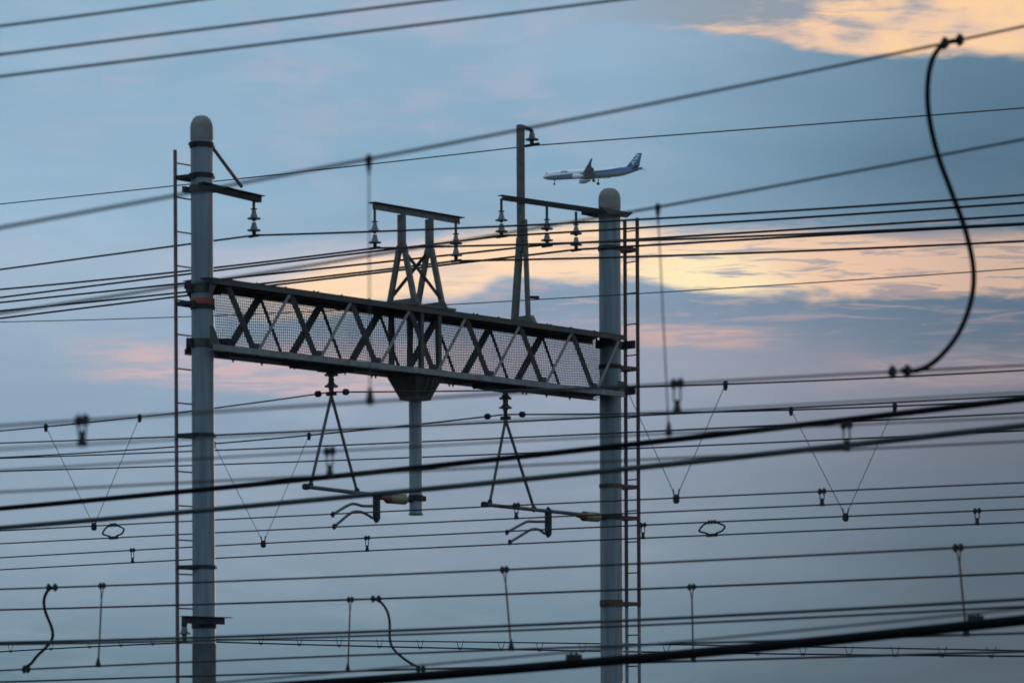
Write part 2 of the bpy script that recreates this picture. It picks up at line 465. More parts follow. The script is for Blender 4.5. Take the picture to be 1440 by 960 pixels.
# dark walkway plate along the top
MB().beam(W(A0, 0, zt(A0) + .022), W(A1, 0, zt(A1) + .022), 2 * B - .2, .012).build('top_plate', DARKST, truss)
# solid dark soffit along the underside
MB().beam(W(A0 + .3, 0, zb(A0 + .3) + .045), W(A1 - .1, 0, zb(A1 - .1) + .045), 2 * B - .16, .010).build('soffit_plate', DARKST, truss)
# safety net behind the far bars
def net():
    m = MB(); pitch = .041; aa, bb = T(303, 440, -.12)[0], T(843, 520, -.12)[0]
    n = int((bb - aa) / pitch); k = 24
    ph = rng.uniform(0, 6.28, 8)
    def P(u, v):
        a = aa + (bb - aa) * u; z0, z1 = zb(a) + .0, zt(a) - .06
        wob = .012 * math.sin(a * 3.1 + ph[0] + 3 * v) + .010 * math.sin(a * 7.3 + ph[1] - 4 * v)
        wz = .010 * math.sin(a * 4.3 + ph[2] + 2 * v) + .008 * math.sin(a * 9.1 + ph[3])
        return W(a + wob * math.sin(math.pi * v), -.12 + .02 * math.sin(a * 2 + 5 * v), z0 + (z1 - z0) * v + wz * math.sin(math.pi * v))
    for i in range(n + 1):
        m.tube([P(i / n, j / 12) for j in range(13)], .0052, 4, False)
    for j in range(k + 1):
        m.tube([P(i / 120, j / k) for i in range(121)], .0052, 4, False)
    m.build('safety_net', NETM, truss)
net()
# clamping brackets where the chords pass the poles
def bracket(a, z, r):
    for sg in (-1, 1):
        m = MB()
        m.beam(W(a + sg * (r + .035), -.12, z), W(a + sg * (r + .035), (B - .02) if sg > 0 else .0, z), .05, .14)
        for s2 in ((-.15, .15) if sg > 0 else (-.10,)):
            m.prism([W(a + sg * (r + .05), s2, z + .10), W(a + sg * (r + .05), s2, z - .10), W(a + sg * (r + .085), s2, z - .10 * (1 if z < ZT - .3 else -1))], wv * .014)
        m.build('pole_bracket', DARKST, truss)
    mm = MB(); ring(mm, W(a, 0, z), r * 1.0, .12, .016); mm.build('pole_collar', STEEL, truss, True)
for (a, r) in ((0, R_L), (LEN, R_R)):
    bracket(a, zt(a) - .12, r); bracket(a, zb(a) + .13, r)
for zz, up in ((zt(0) - .02, -1), (zb(0) + .01, 1)):
    MB().prism([W(-.02, -B, zz), W(.3, -B, zz), W(.3, -B, zz + up * .26), W(.12, -B, zz + up * .26)], wv * .02).build('end_gusset', DARKST, truss)
MB().prism([W(A0 - .02, B - .05, zb(A0) + .02), W(A0 + .22, B - .05, zb(A0) + .02), W(A0 + .05, B - .05, zb(A0) + .36), W(A0 - .02, B - .05, zb(A0) + .36)], wv * .014).build('end_gusset', STEEL, truss)
MB().prism([W(A0 - .02, B - .05, zt(A0) - .02), W(A0 + .16, B - .05, zt(A0) - .02), W(A0 - .02, B - .05, zt(A0) - .3)], wv * .014).build('end_gusset', STEEL, truss)
MB().beam(W(A1 - .06, B - .03, zb(A1) + .08), W(A1 - .06, B - .03, zb(A1) + .26), .16, .02, up=wv).build('end_gusset', STEEL, truss)
# posts inside the truss above the drop post
aD = T(584, 560)[0]
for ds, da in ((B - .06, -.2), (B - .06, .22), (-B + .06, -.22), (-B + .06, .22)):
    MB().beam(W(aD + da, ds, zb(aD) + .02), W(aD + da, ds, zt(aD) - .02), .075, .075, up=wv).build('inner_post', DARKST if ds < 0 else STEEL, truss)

# ------------------------------------------------------------------ drop post hung below the truss
zf0, zf1 = zb(aD) - .02, T(584, 563)[1]
zp = T(584, 724)[1]
dp = thing('drop_post', W(aD, 0, zf0), 'short grey steel post hanging down from the middle of the truss', 'post')
fl = MB()
def sq(hh, z): return [W(aD - hh, -hh, z), W(aD + hh, -hh, z), W(aD + hh, hh, z), W(aD - hh, hh, z)]
fl.add(sq(.33, zf0) + sq(.185, zf1 + .03) + sq(.185, zf1), [[3, 2, 1, 0], [8, 9, 10, 11]] + [[k * 4 + i, k * 4 + (i + 1) % 4, k * 4 + 4 + (i + 1) % 4, k * 4 + 4 + i] for k in range(2) for i in range(4)])
fl.build('flared_socket', STEEL, dp)
for sgn in (-1, 1):
    rb = MB().prism([W(aD + sgn * .06, .335, zf0 - .01), W(aD + sgn * .075, .335, zf0 - .01), W(aD + sgn * .075, .20, zf1 + .03), W(aD + sgn * .06, .20, zf1 + .03)], wv * .02)
    rb.build('socket_rib', STEEL, dp)
MB().lathe(W(aD, 0, zp), [(.113, .02), (.108, .03), (.108, zf1 - zp + .02)], 28).build('tube', CONCRETE, dp, True)
MB().lathe(W(aD, 0, zp), [(.118, 0), (.122, .004), (.122, .03), (.1, .034)], 28).build('end_flange', GALV, dp, True)
zc = T(584, 700)[1]
cb = MB(); ring(cb, W(aD, 0, zc), .108, .10, .016); cb.beam(W(aD + .11, 0, zc), W(aD + .22, 0, zc), .06, .085); cb.build('clamp_band', DARKST, dp)

# ------------------------------------------------------------------ ladders
def ladder(label, rails, z0, z1, zgray, rung0, drung, brackets, pole_a, r, side):
    lm = FADED if side < 0 else RUST
    root = thing('ladder', W(rails[0][0], rails[0][1], z0), label, 'ladder', 'ladders fixed to the concrete poles')
    for a, s in rails:
        MB().beam(W(a, s, zgray), W(a, s, z1), .050, .03 if side < 0 else .045, up=wv).build('rail', lm, root)
        if zgray > z0: MB().beam(W(a, s, z0), W(a, s, zgray), .040, .018 if side < 0 else .045, up=wv).build('lower_rail', GALV, root)
    z = rung0
    while z > z0 + .05:
        MB().tube([W(*rails[0], z), W(*rails[1], z)], .012, 8).build('rung', lm, root); z -= drung
    for z in brackets:
        m = MB()
        ms_, ma = (rails[0][1] + rails[1][1]) / 2, (rails[0][0] + rails[1][0]) / 2
        m.beam(W(*rails[0], z), W(*rails[1], z), .03, .06)
        if side < 0:
            m.beam(W(rails[0][0], rails[0][1] + .02, z), W(pole_a - r - .02, .05, z), .03, .06)
            m.beam(W(rails[1][0], rails[1][1] + .02, z), W(rails[1][0], -r + .03, z), .03, .06)
        else:
            m.beam(W(pole_a + r - .03, 0.10, z), W(rails[1][0], rails[1][1], z), .03, .07)
            m.beam(W(pole_a + r - .03, -.10, z), W(rails[0][0], rails[0][1], z), .03, .07)
        m.build('bracket', RUST if side > 0 else DARKST, root)
aLad = T(247.5, 480, -.30)[0]
zLt = T(246, 211, -.30)[1]
zrl = T(246, 229, -.30)[1]; zrl2 = T(248, 951, -.3)[1]
ladder('narrow rusty ladder half hidden behind the left concrete pole', [(aLad, -.30), (aLad + .42, -.30)], .3, zLt, .3, zrl, (zrl - zrl2) / 15,
       [zl(250), zl(427), zl(612), zl(797)], 0, R_L, -1)
aRad = T(888.5, 560, 0)[0]
zRt = T(888, 308, 0)[1]
z1r, z2r = T(888, 325, 0)[1], T(888, 936, 0)[1]
ladder('dark red ladder on the right side of the right concrete pole', [(aRad, -.145), (aRad, .145)], .3, zRt, zr(852), z1r, (z1r - z2r) / 14,
       [zr(348), zr(516), zr(683), zr(727), zr(848)], LEN, R_R, 1)

# ------------------------------------------------------------------ string insulators
def make_string(root, ln, shed_m, dark=False):
    """a two-shed insulator string hanging from root, ln long"""
    o = root.location
    MB().beam(o + Vector((0, 0, .01)), o - Vector((0, 0, ln * .40)), .05, .045).tube([o - Vector((.05, 0, ln * .33)), o - Vector((-.05, 0, ln * .33))], .013, 6).build('hanger', STEEL if not dark else DARKST, root)
    pr = [(.022, .118), (.034, .112), (.040, .075), (.052, .045), (.058, .015), (.104, .002), (.110, -.008), (.104, -.014), (.045, -.012), (.024, -.045)]
    for k in (.56, .86):
        MB().lathe(o - Vector((0, 0, ln * k)), pr, 22).build('porcelain_shed', shed_m, root, True)
    MB().tube([o - Vector((0, 0, ln * .86 + .02)), o - Vector((0, 0, ln + .0))], .032, 8).build('pin', DARKST, root)
    k = o - Vector((0, 0, ln + .008))
    MB().beam(k - wv * .11, k + wv * .11, .045, .035).build('wire_clamp', DARKST, root)
def hang(px, ytop, ybot, s, label, proto=None):
    p = TP(px, ytop, s); ln = p.z - TP(px, ybot, s).z
    if proto is None:
        r = thing('insulator', p, label, 'insulator', 'two-shed insulators hanging from the steel arms')
        make_string(r, .60, PORC)
    else:
        r = dup(proto); r['label'] = label
    r.location = p; r.scale = (1, 1, ln / .60)
    return r, p - Vector((0, 0, ln + .01))
ins = {}
i0, ins['X'] = hang(357, 276, 331, 0, 'grey two-shed insulator under the tip of the short arm on the left pole')
for key, px, y0, y1, lb in (('Y527', 527, 294, 348, 'grey insulator under the left end of the crossbar on the four-legged stand'),
                            ('Y641', 641, 311, 366, 'grey insulator under the right end of the crossbar on the four-legged stand'),
                            ('Y705', 705, 280, 332, 'insulator under the free left end of the long crossbar, left of the mast'),
                            ('Y769', 769, 291, 345, 'insulator under the long crossbar, just right of the mast'),
                            ('Y810', 810, 299, 351, 'insulator under the long crossbar, the one nearest the right pole')):
    _, ins[key] = hang(px, y0, y1, 0, lb, i0)

# ------------------------------------------------------------------ short strutted arm on the left pole
def ibar(m, p, q, wd, ht, th=.012):
    """channel: top flange, web"""
    m.beam(p, q, wd, th, off=(0, ht / 2)).beam(p, q, th, ht - th, off=(0, -th / 2))
p, q = W(*[(lambda a: a)(0)] * 1, .0, 0), None
arm = thing('bracket_arm', W(0, 0, zl(266)), 'short dark steel arm with a diagonal strut near the top of the left pole', 'arm')
aE = T(364, 272)[0]; zE = zl(266)
m = MB(); m.beam(W(-.19, .19, zE), W(aE, .02, zE - .02), .08, .085); m.build('beam', DARKST, arm)
MB().beam(W(-.2, .21, zE + .05), W(aE + .05, .02, zE + .04), .13, .012).build('top_flange', DARKST, arm)
MB().tube([W(.18, .06, zl(207)), TP(340, 263)], .027, 8).build('strut', FADED, arm)
m = MB(); ring(m, W(0, 0, zE), R_L, .10, .02); m.beam(W(-.2, -.21, zE), W(.2, -.21, zE), .05, .09); m.build('clamp', STEEL, arm)

# ------------------------------------------------------------------ low arm on the left pole
zA = zl(873)
low = thing('low_arm', W(0, 0, zA), 'short dark arm clamped across the lower left pole', 'arm')
a0, a1 = T(257, 867, .2)[0], T(321, 874, .2)[0]
MB().beam(W(a0, .20, zA), W(a1 - .1, .20, zA), .06, .10).build('beam', DARKST, low)
MB().beam(W(a0, .20, zA + .058), W(a1 + .03, .20, zA + .058), .13, .012).build('top_flange', DARKST, low)
m = MB(); ring(m, W(0, 0, zA - .03), R_L * 1.01, .16, .014); m.build('clamp', DARKST, low)
pi = W(a0 + .03, .20, zA - .05)
small = thing('insulator', pi, 'small insulator under the left end of the low arm on the left pole', 'insulator')
MB().lathe(pi, [(.02, 0), (.03, -.02), (.045, -.08), (.055, -.13), (.10, -.15), (.10, -.165), (.04, -.17), (.035, -.26), (.05, -.265), (.05, -.29)], 18).build('porcelain_shed', BROWNP, small, True)
MB().tube([pi + Vector((0, 0, .01)), pi - Vector((0, 0, .05))], .045, 8).build('hanger', DARKST, small)

# ------------------------------------------------------------------ four-legged stand on the truss
aS1, aS2 = T(565, 345)[0], T(604, 350)[0]
zb1 = T(527, 294)[1]; zb2 = T(641, 311)[1]; zbar = (zb1 + zb2) / 2
stand = thing('insulator_stand', W((aS1 + aS2) / 2, 0, zt(aS1) + .03), 'four-legged grey steel stand with a crossbar on the middle of the truss', 'stand')
af, ag = T(524, 290)[0], T(651, 309)[0]
MB().beam(W(af, 0, zbar + .03), W(ag - .08, 0, zbar + .03), .012, .11, off=(0, 0)).build('crossbar_web', STANDST, stand)
MB().beam(W(af, -.03, zbar + .091), W(ag, -.03, zbar + .091), .16, .012).build('crossbar_flange', DARKST, stand)
zap = T(566, 345)[1]
for aa in (aS1, aS2):
    zf = zt(aa) + .06
    for sg in (-1, 1):
        MB().beam(W(aa, sg * .30, zf), W(aa, sg * .045, zap), .09, .06, up=tv).build('leg', STANDST, stand)
    MB().beam(W(aa, .0, zap - .12), W(aa, 0, zbar - .03), .15, .055, up=tv).build('head_plate', STANDST, stand)
    MB().prism([W(aa - .03, -.46, zf - .05), W(aa - .03, .46, zf - .05), W(aa - .03, .36, zf + .10), W(aa - .03, -.36, zf + .10)], tv * .015).build('foot_plate', STANDST, stand)
for s in (-1, 1):
    zlo, zhi = zt(aS1) + .2, zap - .05
    f = lambda z: s * (.30 + (.045 - .30) * (z - zt(aS1) - .06) / (zap - zt(aS1) - .06))
    if s < 0: pts = (W(aS1, f(zlo), zlo), W(aS2, f(zhi), zhi))
    else: pts = (W(aS1, f(zhi), zhi - .05), W(aS2, f(zlo), zlo))
    MB().beam(*pts, .055, .02, up=wv).build('cross_brace', DARKST, stand)
for sg in (-1, 1):
    sb = MB().beam(W(aS1 - .2, sg * .32, zt(aS1) + .045), W(aS2 + .25, sg * .32, zt(aS2) + .045), .10, .035)
    sb.build('base_rail', STANDST, stand)

# ------------------------------------------------------------------ mast on the truss and the long crossbar
aM = T(733, 400)[0]
zMt, zMs = T(733, 176)[1], T(733, 338)[1]
mast = thing('mast', W(aM, 0, zt(aM) + .03), 'tall slim grey mast with a hooked top on the right half of the truss', 'mast')
MB().beam(W(aM, -.0, zMs - .2), W(aM, 0, zMt), .105, .105, up=tv).build('upper_post', STANDST, mast, bevel=.006)
MB().beam(W(aM, -.16, zt(aM) + .06), W(aM, -.02, zMs + .05), .105, .09, up=tv).build('leg', STANDST, mast)
MB().beam(W(aM, .16, zt(aM) + .06), W(aM, .085, T(735, 310)[1]), .07, .06, up=tv).build('leg', STANDST, mast)
fp = MB(); zz = zt(aM) + .03
fp.prism([W(aM - .05, -.28, zz), W(aM - .05, .32, zz), W(aM - .05, .24, zz + .13), W(aM - .05, -.18, zz + .13)], tv * .10); fp.build('foot_plate', STANDST, mast)
aH = T(748, 178)[0]
MB().tube([W(aM, 0, zMt - .035), W(aM + .12, 0, zMt - .03), W(aH - .04, 0, zMt - .04), W(aH, 0, zMt - .08)], .036, 10).build('hook_arm', STANDST, mast, True)
MB().beam(W(aM + .02, .12, T(742, 420)[1]), W(aM + .26, .16, T(757, 421)[1]), .05, .05).build('side_bracket', DARKST, mast)
ih = thing('insulator', W(aH, 0, zMt - .08), 'dark single bell insulator under the hooked top of the mast', 'insulator')
o = ih.location.copy()
zi = T(748, 204)[1] - o.z
MB().lathe(o, [(.03, 0), (.045, -.03), (.06, zi * .45), (.12, zi * .56), (.12, zi * .62), (.05, zi * .64), (.035, zi * .9)], 20).build('porcelain_bell', BROWNP, ih, True)
MB().beam(o + Vector((0, 0, zi)) - wv * .16, o + Vector((0, 0, zi)) + wv * .16, .05, .04).build('wire_clamp', DARKST, ih)
ac0, ac1 = T(702, 277)[0], LEN + .25
zc0, zc1 = T(702, 279)[1], T(858, 301)[1]
zcb = lambda a: zc0 + (zc1 - zc0) * (a - ac0) / (ac1 - ac0)
xb = thing('crossbar', W(ac0, 0, zc0), 'long dark steel crossbar from the mast to the right pole', 'crossbar')
MB().beam(W(ac0, .07, zcb(ac0)), W(LEN - .1, .07, zcb(LEN)), .012, .085).build('web', DARKST, xb)
MB().beam(W(ac0, .02, zcb(ac0) + .05), W(LEN - .1, .02, zcb(LEN) + .05), .11, .012).build('flange', DARKST, xb)
MB().prism([W(LEN - .55, .215, zc1 + .035), W(LEN + .36, .215, zc1 + .035), W(LEN + .2, .215, zc1 - .07), W(LEN - .28, .215, zc1 - .07)], wv * .03).build('end_plate', STEEL, xb)
MB().beam(W(LEN - .5, -.215, zc1), W(LEN + .25, -.215, zc1), .03, .10).build('clamp_plate', DARKST, xb)
m = MB(); ring(m, W(LEN, 0, zc1 - .01), R_R * .985, .09, .016); m.build('collar', STEEL, xb, True)

# ------------------------------------------------------------------ wires
def wire_shape(segs, a, ext=(45, 14)):
    """segs: lists of photo points; each is fitted by a parabola in the vertical plane at a; returns 3-D points"""
    pts = []
    for si, seg in enumerate(segs):
        sz = np.array([L(x, y, a) for x, y in seg])
        wt = np.ones(len(seg))
        if si > 0: wt[0] = 60
        if si < len(segs) - 1: wt[-1] = 60
        deg = 1 if len(seg) < 3 else 2
        s0 = sz[:, 0].mean()
        cf = np.polyfit(sz[:, 0] - s0, sz[:, 1], deg, w=wt)
        lo, hi = sz[0, 0], sz[-1, 0]
        n = max(4, int(abs(hi - lo) / .8))
        ss = list(np.linspace(lo, hi, n))
        zz = [float(np.polyval(cf, x - s0)) for x in ss]
        d0 = float(np.polyval(np.polyder(cf), lo - s0)); d1 = float(np.polyval(np.polyder(cf), hi - s0))
        if si == 0 and ext[0]: ss = [lo - ext[0]] + ss; zz = [zz[0] - d0 * ext[0]] + zz
        if si == len(segs) - 1 and ext[1]: ss = ss + [hi + ext[1]]; zz = zz + [zz[-1] + d1 * ext[1]]
        if si > 0: ss, zz = ss[1:], zz[1:]
        pts += [WL(a, x, z) for x, z in zip(ss, zz)]
    return pts
WIRES = {}
def wire(key, segs, a, wpx, label, mat=None, group='overhead wires', ext=(45, 14), name='overhead_wire', n=8):
    if not isinstance(segs[0], list): segs = [segs]
    pts = wire_shape(segs, a, ext)
    mid = min(pts, key=lambda p: abs(p.x))
    r = wpx * (1.16 if wpx < 3 and not isinstance(a, Plane) else 1.0) / ppm(mid) / 2
    o = MB().tube(pts, r, n).build(name, mat or WIRE, None, True)
    tag(o, label, 'wire', group)
    WIRES[key] = (a, pts, r)
    return o
def on(key, px):
    """height-exact point of a wire seen at photo column px"""
    a, pts, r = WIRES[key]
    s = L(px, 500, a)[0]
    k_ = plane(a); ss = [(p - k_.q).dot(k_.u) for p in pts]
    z = float(np.interp(s, ss, [p.z for p in pts]))
    return WL(a, s, z)

aI = {k: (v - P0).dot(tv) for k, v in ins.items()}
# wires held by the string insulators on top
wire('X', [[(0, 379), (240, 347), (300, 338), (357, 331)], [(357, 331), (390, 328), (700, 319), (880, 309.5), (1160, 293.5), (1440, 274)]], aI['X'], 2.6, 'wire bent at the insulator of the short arm on the left pole', group='wires held by the insulators above the truss')
wire('Y527', [[(0, 407), (240, 383), (300, 377), (527, 349)], [(527, 349), (560, 347.5), (720, 344), (900, 338.5), (1160, 328), (1440, 314)]], aI['Y527'], 2.6, 'wire held by the left insulator of the four-legged stand', group='wires held by the insulators above the truss')
wire('Y641', [[(0, 437), (240, 413), (382, 397), (551, 378), (641, 367)], [(641, 367), (700, 366), (880, 361), (1160, 352), (1440, 339)]], aI['Y641'], 2.6, 'wire held by the right insulator of the four-legged stand', group='wires held by the insulators above the truss')
wire('Y705', [[(0, 418), (240, 389), (300, 381.5), (540, 350), (676, 334), (705, 332)], [(705, 332), (760, 328), (900, 320), (1160, 304.5), (1440, 285)]], aI['Y705'], 2.6, 'wire held by the insulator at the free left end of the long crossbar', group='wires held by the insulators above the truss')
wire('Y769', [[(0, 425), (240, 401), (338, 390), (551, 366), (720, 348), (769, 344)], [(769, 344), (900, 336), (1160, 320.5), (1440, 302.5)]], aI['Y769'], 2.6, 'wire held by the insulator just right of the mast', group='wires held by the insulators above the truss')
wire('Y810', [[(0, 447), (240, 420), (390, 400), (551, 380), (641, 370), (775, 354), (810, 351)], [(810, 351), (900, 345), (1160, 331), (1440, 315.5)]], aI['Y810'], 2.6, 'wire held by the insulator of the long crossbar nearest the right pole', group='wires held by the insulators above the truss')
aHk = aH
wire('Wt', [[(0, 287), (240, 262), (700, 210), (748, 205)], [(748, 205), (1000, 186), (1440, 152)]], aHk, 1.5, 'thin high wire held by the bell insulator at the mast top, above the airliner', mat=WIREG, group='thin wires on the mast')
wire('Vt', [[(0, 453), (240, 445), (640, 430), (757, 421)], [(757, 421), (880, 413), (1160, 397), (1440, 377)]], aM + .25, 1.2, 'thin pale wire fixed to the side bracket at the foot of the mast', mat=WIREG, group='thin wires on the mast')

# catenaries of the two tracks under the truss
aE_, aF_ = T(466, 551)[0], T(710, 583)[0]
GT = 'wires of the tracks under the truss'
wire('E', [[(0, 605.5), (196, 587), (300, 573), (447, 553), (466, 551)], [(466, 551), (486, 550), (700, 548), (880, 545.5), (1020, 541), (1200, 531), (1440, 521)]], aE_, 1.9, 'carrier wire hung at the left suspension insulator under the truss', group=GT)
wire('F', [[(0, 643), (300, 624), (434, 612), (600, 594), (685, 584.5), (710, 582.5)], [(710, 582.5), (735, 581.5), (840, 581), (1112, 576.5), (1258, 571.5), (1440, 562)]], aF_, 1.9, 'carrier wire hung at the right suspension insulator under the truss', group=GT)
wire('I', [(0, 746), (131, 739), (240, 733), (300, 731), (540, 720), (840, 705), (950, 699), (1200, 688), (1440, 679)], aE_, 1.8, 'upper of the two left track wires, at the points of two hanging V wires', group=GT)
wire('J', [(0, 764), (240, 752), (300, 748), (540, 738), (600, 735), (900, 719.5), (1140, 710.5), (1440, 698)], aE_, 1.8, 'contact wire running right through the raised steady arm of the left track', group=GT)
wire('K', [(0, 784), (185, 774), (300, 766), (369, 762.5), (540, 755), (840, 742), (900, 739), (1140, 727), (1440, 715)], aF_, 1.8, 'third of the four thin parallel wires below the truss, above its lowest one', group=GT)
wire('Lw', [(0, 801), (240, 787), (540, 773), (840, 760), (900, 756), (1140, 746), (1440, 734)], aF_, 1.8, 'lowest of the four thin parallel wires passing under the steady arms', group=GT)
wire('G0', [(0, 622.5), (240, 614), (300, 612), (540, 601), (600, 598), (840, 587), (1440, 556)], 3.0, 1.9, 'fine wire level with the clamp halfway up the left pole', group=GT)
wire('G', [(0, 644.5), (240, 635.5), (300, 632), (540, 623.5), (600, 620), (840, 611), (900, 607), (1140, 595), (1440, 580)], 5.6, 1.9, 'fine wire running through the middle of both V suspension frames', group=GT)
wire('H', [(0, 662), (240, 656), (300, 652.5), (540, 645), (600, 642), (760, 636), (900, 630), (1140, 618), (1440, 606)], 7.4, 1.8, 'fine wire crossing the lower half of both V suspension frames', group=GT)

# near tracks, out of focus
cL = (P0 - Vector((CAM.x, CAM.y, 0))).dot(tv)
aA, aB = span_plane(15.0, 20.5), span_plane(19.0, 21.5)
GA, GB = 'blurred wires of the nearest track', 'blurred wires of the second nearest track'
wire('A', [(0, 320), (240, 275), (520, 226), (720, 185), (1000, 128), (1240, 79), (1440, 38)], aA, 4.4, 'thick blurred carrier wire rising across the picture to the black jumper loop', group=GA, ext=(30, 5))
wire('A1', [(0, 600), (115, 591), (300, 578), (520, 562), (720, 553), (952, 541), (1250, 523), (1440, 513)], aA, 3.6, 'blurred wire at the lower end of the big black jumper loop', group=GA, ext=(30, 5))
wire('A2', [(0, 634), (115, 622), (300, 613), (540, 603), (840, 584), (952, 577), (1140, 569), (1440, 551)], aA, 2.7, 'blurred contact wire at the feet of the upper short hanger pairs', group=GA, ext=(30, 5))
wire('Bm', [(0, 440), (240, 404), (300, 394), (600, 349), (885, 298), (926, 291), (1160, 247), (1440, 197)], aB, 3.9, 'blurred carrier wire passing just above the head of the right pole', group=GB, ext=(30, 6))
wire('B1', [(0, 660), (240, 648), (463, 636), (600, 627), (940, 607), (1190, 598), (1440, 587)], aB, 2.5, 'blurred wire at the heads of the lower short hanger pairs', group=GB, ext=(30, 6))
wire('B2', [(0, 691), (240, 679), (463, 669), (600, 662), (840, 650), (1190, 629), (1440, 622)], aB, 3.0, 'faint blurred wire at the feet of the lower short hanger pairs', group=GB, ext=(30, 6))
wire('C1', [(0, 715), (240, 692), (600, 656), (840, 630), (900, 623), (1140, 597), (1440, 560)], 20.0 - cL, 8.2, 'thick black feeder cable, upper of the two crossing both poles', mat=CABLE, group='thick feeder cables', ext=(30, 4))
wire('D1', [(0, 742), (240, 721), (600, 688), (840, 662), (900, 657), (1140, 632), (1440, 598)], 19.0 - cL, 8.0, 'thick dark green feeder cable, lower of the two crossing both poles', mat=WIREG, group='thick feeder cables', ext=(30, 4))
for key, seg, lb in (('U1', [(0, 37), (140, 19), (280, 0)], 'topmost blurred wire in the upper left corner, leaving the frame first'),
                     ('U2', [(0, 77), (240, 47), (620, 0)], 'middle of the three blurred wires across the upper left corner'),
                     ('U3', [(0, 108), (240, 78), (500, 47), (870, 0)], 'lowest and longest of the three blurred wires at the upper left')):
    wire(key, seg, span_plane(20.5, 21.5), 3.9, lb, mat=WIREG, group='blurred wires in the upper left corner', ext=(30, 8))

# lower tracks
aMn, aNn = 24.5 - cL, 28.5 - cL
GL = 'wires of the lower tracks'
wire('M', [(0, 828), (240, 820), (300, 817), (640, 804), (940, 790), (1140, 780), (1440, 765)], aMn, 3.0, 'carrier wire with two long droppers and a wavy jumper at its left end', group=GL, ext=(35, 9))
wire('N', [(0, 857), (240, 851), (300, 848), (640, 838), (940, 826), (1140, 818), (1440, 805)], aNn, 3.0, 'carrier wire just below the one with the wavy jumper at far left', group=GL, ext=(35, 9))
wire('S1', [(0, 942), (136, 936), (300, 929), (640, 916), (717, 912), (1000, 903), (1357, 892), (1440, 890)], aMn, 2.6, 'contact wire at the foot of the far left long dropper', group=GL, ext=(35, 9))
wire('S2', [(0, 958), (240, 952), (487, 943), (590, 939), (973, 930), (1140, 924), (1440, 915)], aNn, 2.6, 'lowest contact wire, at the foot of the wavy jumper under the drop post', group=GL, ext=(35, 9))
wire('O', [(0, 903), (300, 895), (600, 885), (640, 883), (900, 870), (1140, 859), (1440, 842)], 22.0 - cL, 4.4, 'thicker greenish wire, upper of the close pair crossing the foot of the right pole', mat=WIREG, group='close pair of feeder wires low in the picture', ext=(35, 8))
wire('P', [(0, 906), (300, 899), (600, 891), (940, 877), (1140, 868), (1440, 852)], 22.5 - cL, 3.2, 'thinner dark wire, lower of the close pair crossing the foot of the right pole', group='close pair of feeder wires low in the picture', ext=(35, 8))
wire('Q', [(0, 984), (300, 958), (620, 933), (790, 919), (900, 906), (1140, 884), (1440, 855)], 16.5 - cL, 3.0, 'faint blurred purplish wire just above the heavy black cable', mat=WIREG, group=None, ext=(30, 5))
wire('R', [(0, 985), (300, 968), (600, 950), (820, 931), (940, 922), (1140, 905), (1200, 897), (1440, 869)], 20.5 - cL, 13.5, 'heavy black cable sweeping across the bottom right corner', mat=CABLE, group=None, ext=(20, 5), name='heavy_cable', n=14)
aT = 19.0
wire('T1', [(300, 900), (460, 897.5), (640, 901), (850, 906), (1200, 911), (1440, 913)], aT, 1.6, 'thin carrier strand above the row of little cable hooks', group='cable slung in little hooks', ext=(0, 20))
wire('T2', [[(0, 916), (60, 912), (170, 907), (240, 904), (300, 902)], [(300, 902), (365, 904), (460, 906.5), (640, 910), (850, 916), (1140, 919), (1440, 922)]], aT, 1.9, 'thin cable slung in a row of little hooks near the bottom', group='cable slung in little hooks', ext=(60, 20))

# little hooks along it
hook = None
for px in (13, 70, 124, 168, 213, 365, 419, 475, 532, 589, 645, 703, 757, 817, 935, 1063, 1127, 1192, 1257, 1323, 1392):
    p = on('T2', px)
    if hook is None:
        hook = thing('cable_hook', p, '', 'hook', 'little hooks along the slung cable')
        hook['label'] = 'tiny open metal hook holding the slung cable near the bottom'
        MB().tube([p + wv * .11 + Vector((0, 0, .18)), p + wv * .06 + Vector((0, 0, .06)), p + wv * .03 - Vector((0, 0, .035)), p - wv * .03 - Vector((0, 0, .035)), p - wv * .06 + Vector((0, 0, .06)), p - wv * .11 + Vector((0, 0, .18))], .0075, 6).build('wire_loop', WIRE, hook, True)
        MB().beam(p - wv * .035, p + wv * .035, .04, .045).build('saddle', DARKST, hook)
    else:
        h = dup(hook); h.location = p

# ------------------------------------------------------------------ clamps, droppers, hangers, jumpers
Z = Vector((0, 0, 1))
def lump(m, p, sz, d=None):
    """a bolted wire clamp: two jaws round the wire, a bolt through"""
    d = d or wv
    m.beam(p - d * sz * .38, p + d * sz * .38, sz * .62, sz * .85)
    m.tube([p - d * sz * .12 - Z * sz * .72, p - d * sz * .12 + Z * sz * .72], sz * .2, 6)
    m.tube([p + d * sz * .2 - Z * sz * .6, p + d * sz * .2 + Z * sz * .62], sz * .16, 6)
def cone(m, p, h, r0, r1):
    m.lathe(p, [(r0, -.15 * h), (r0, .12 * h), (r1, h)], 10)

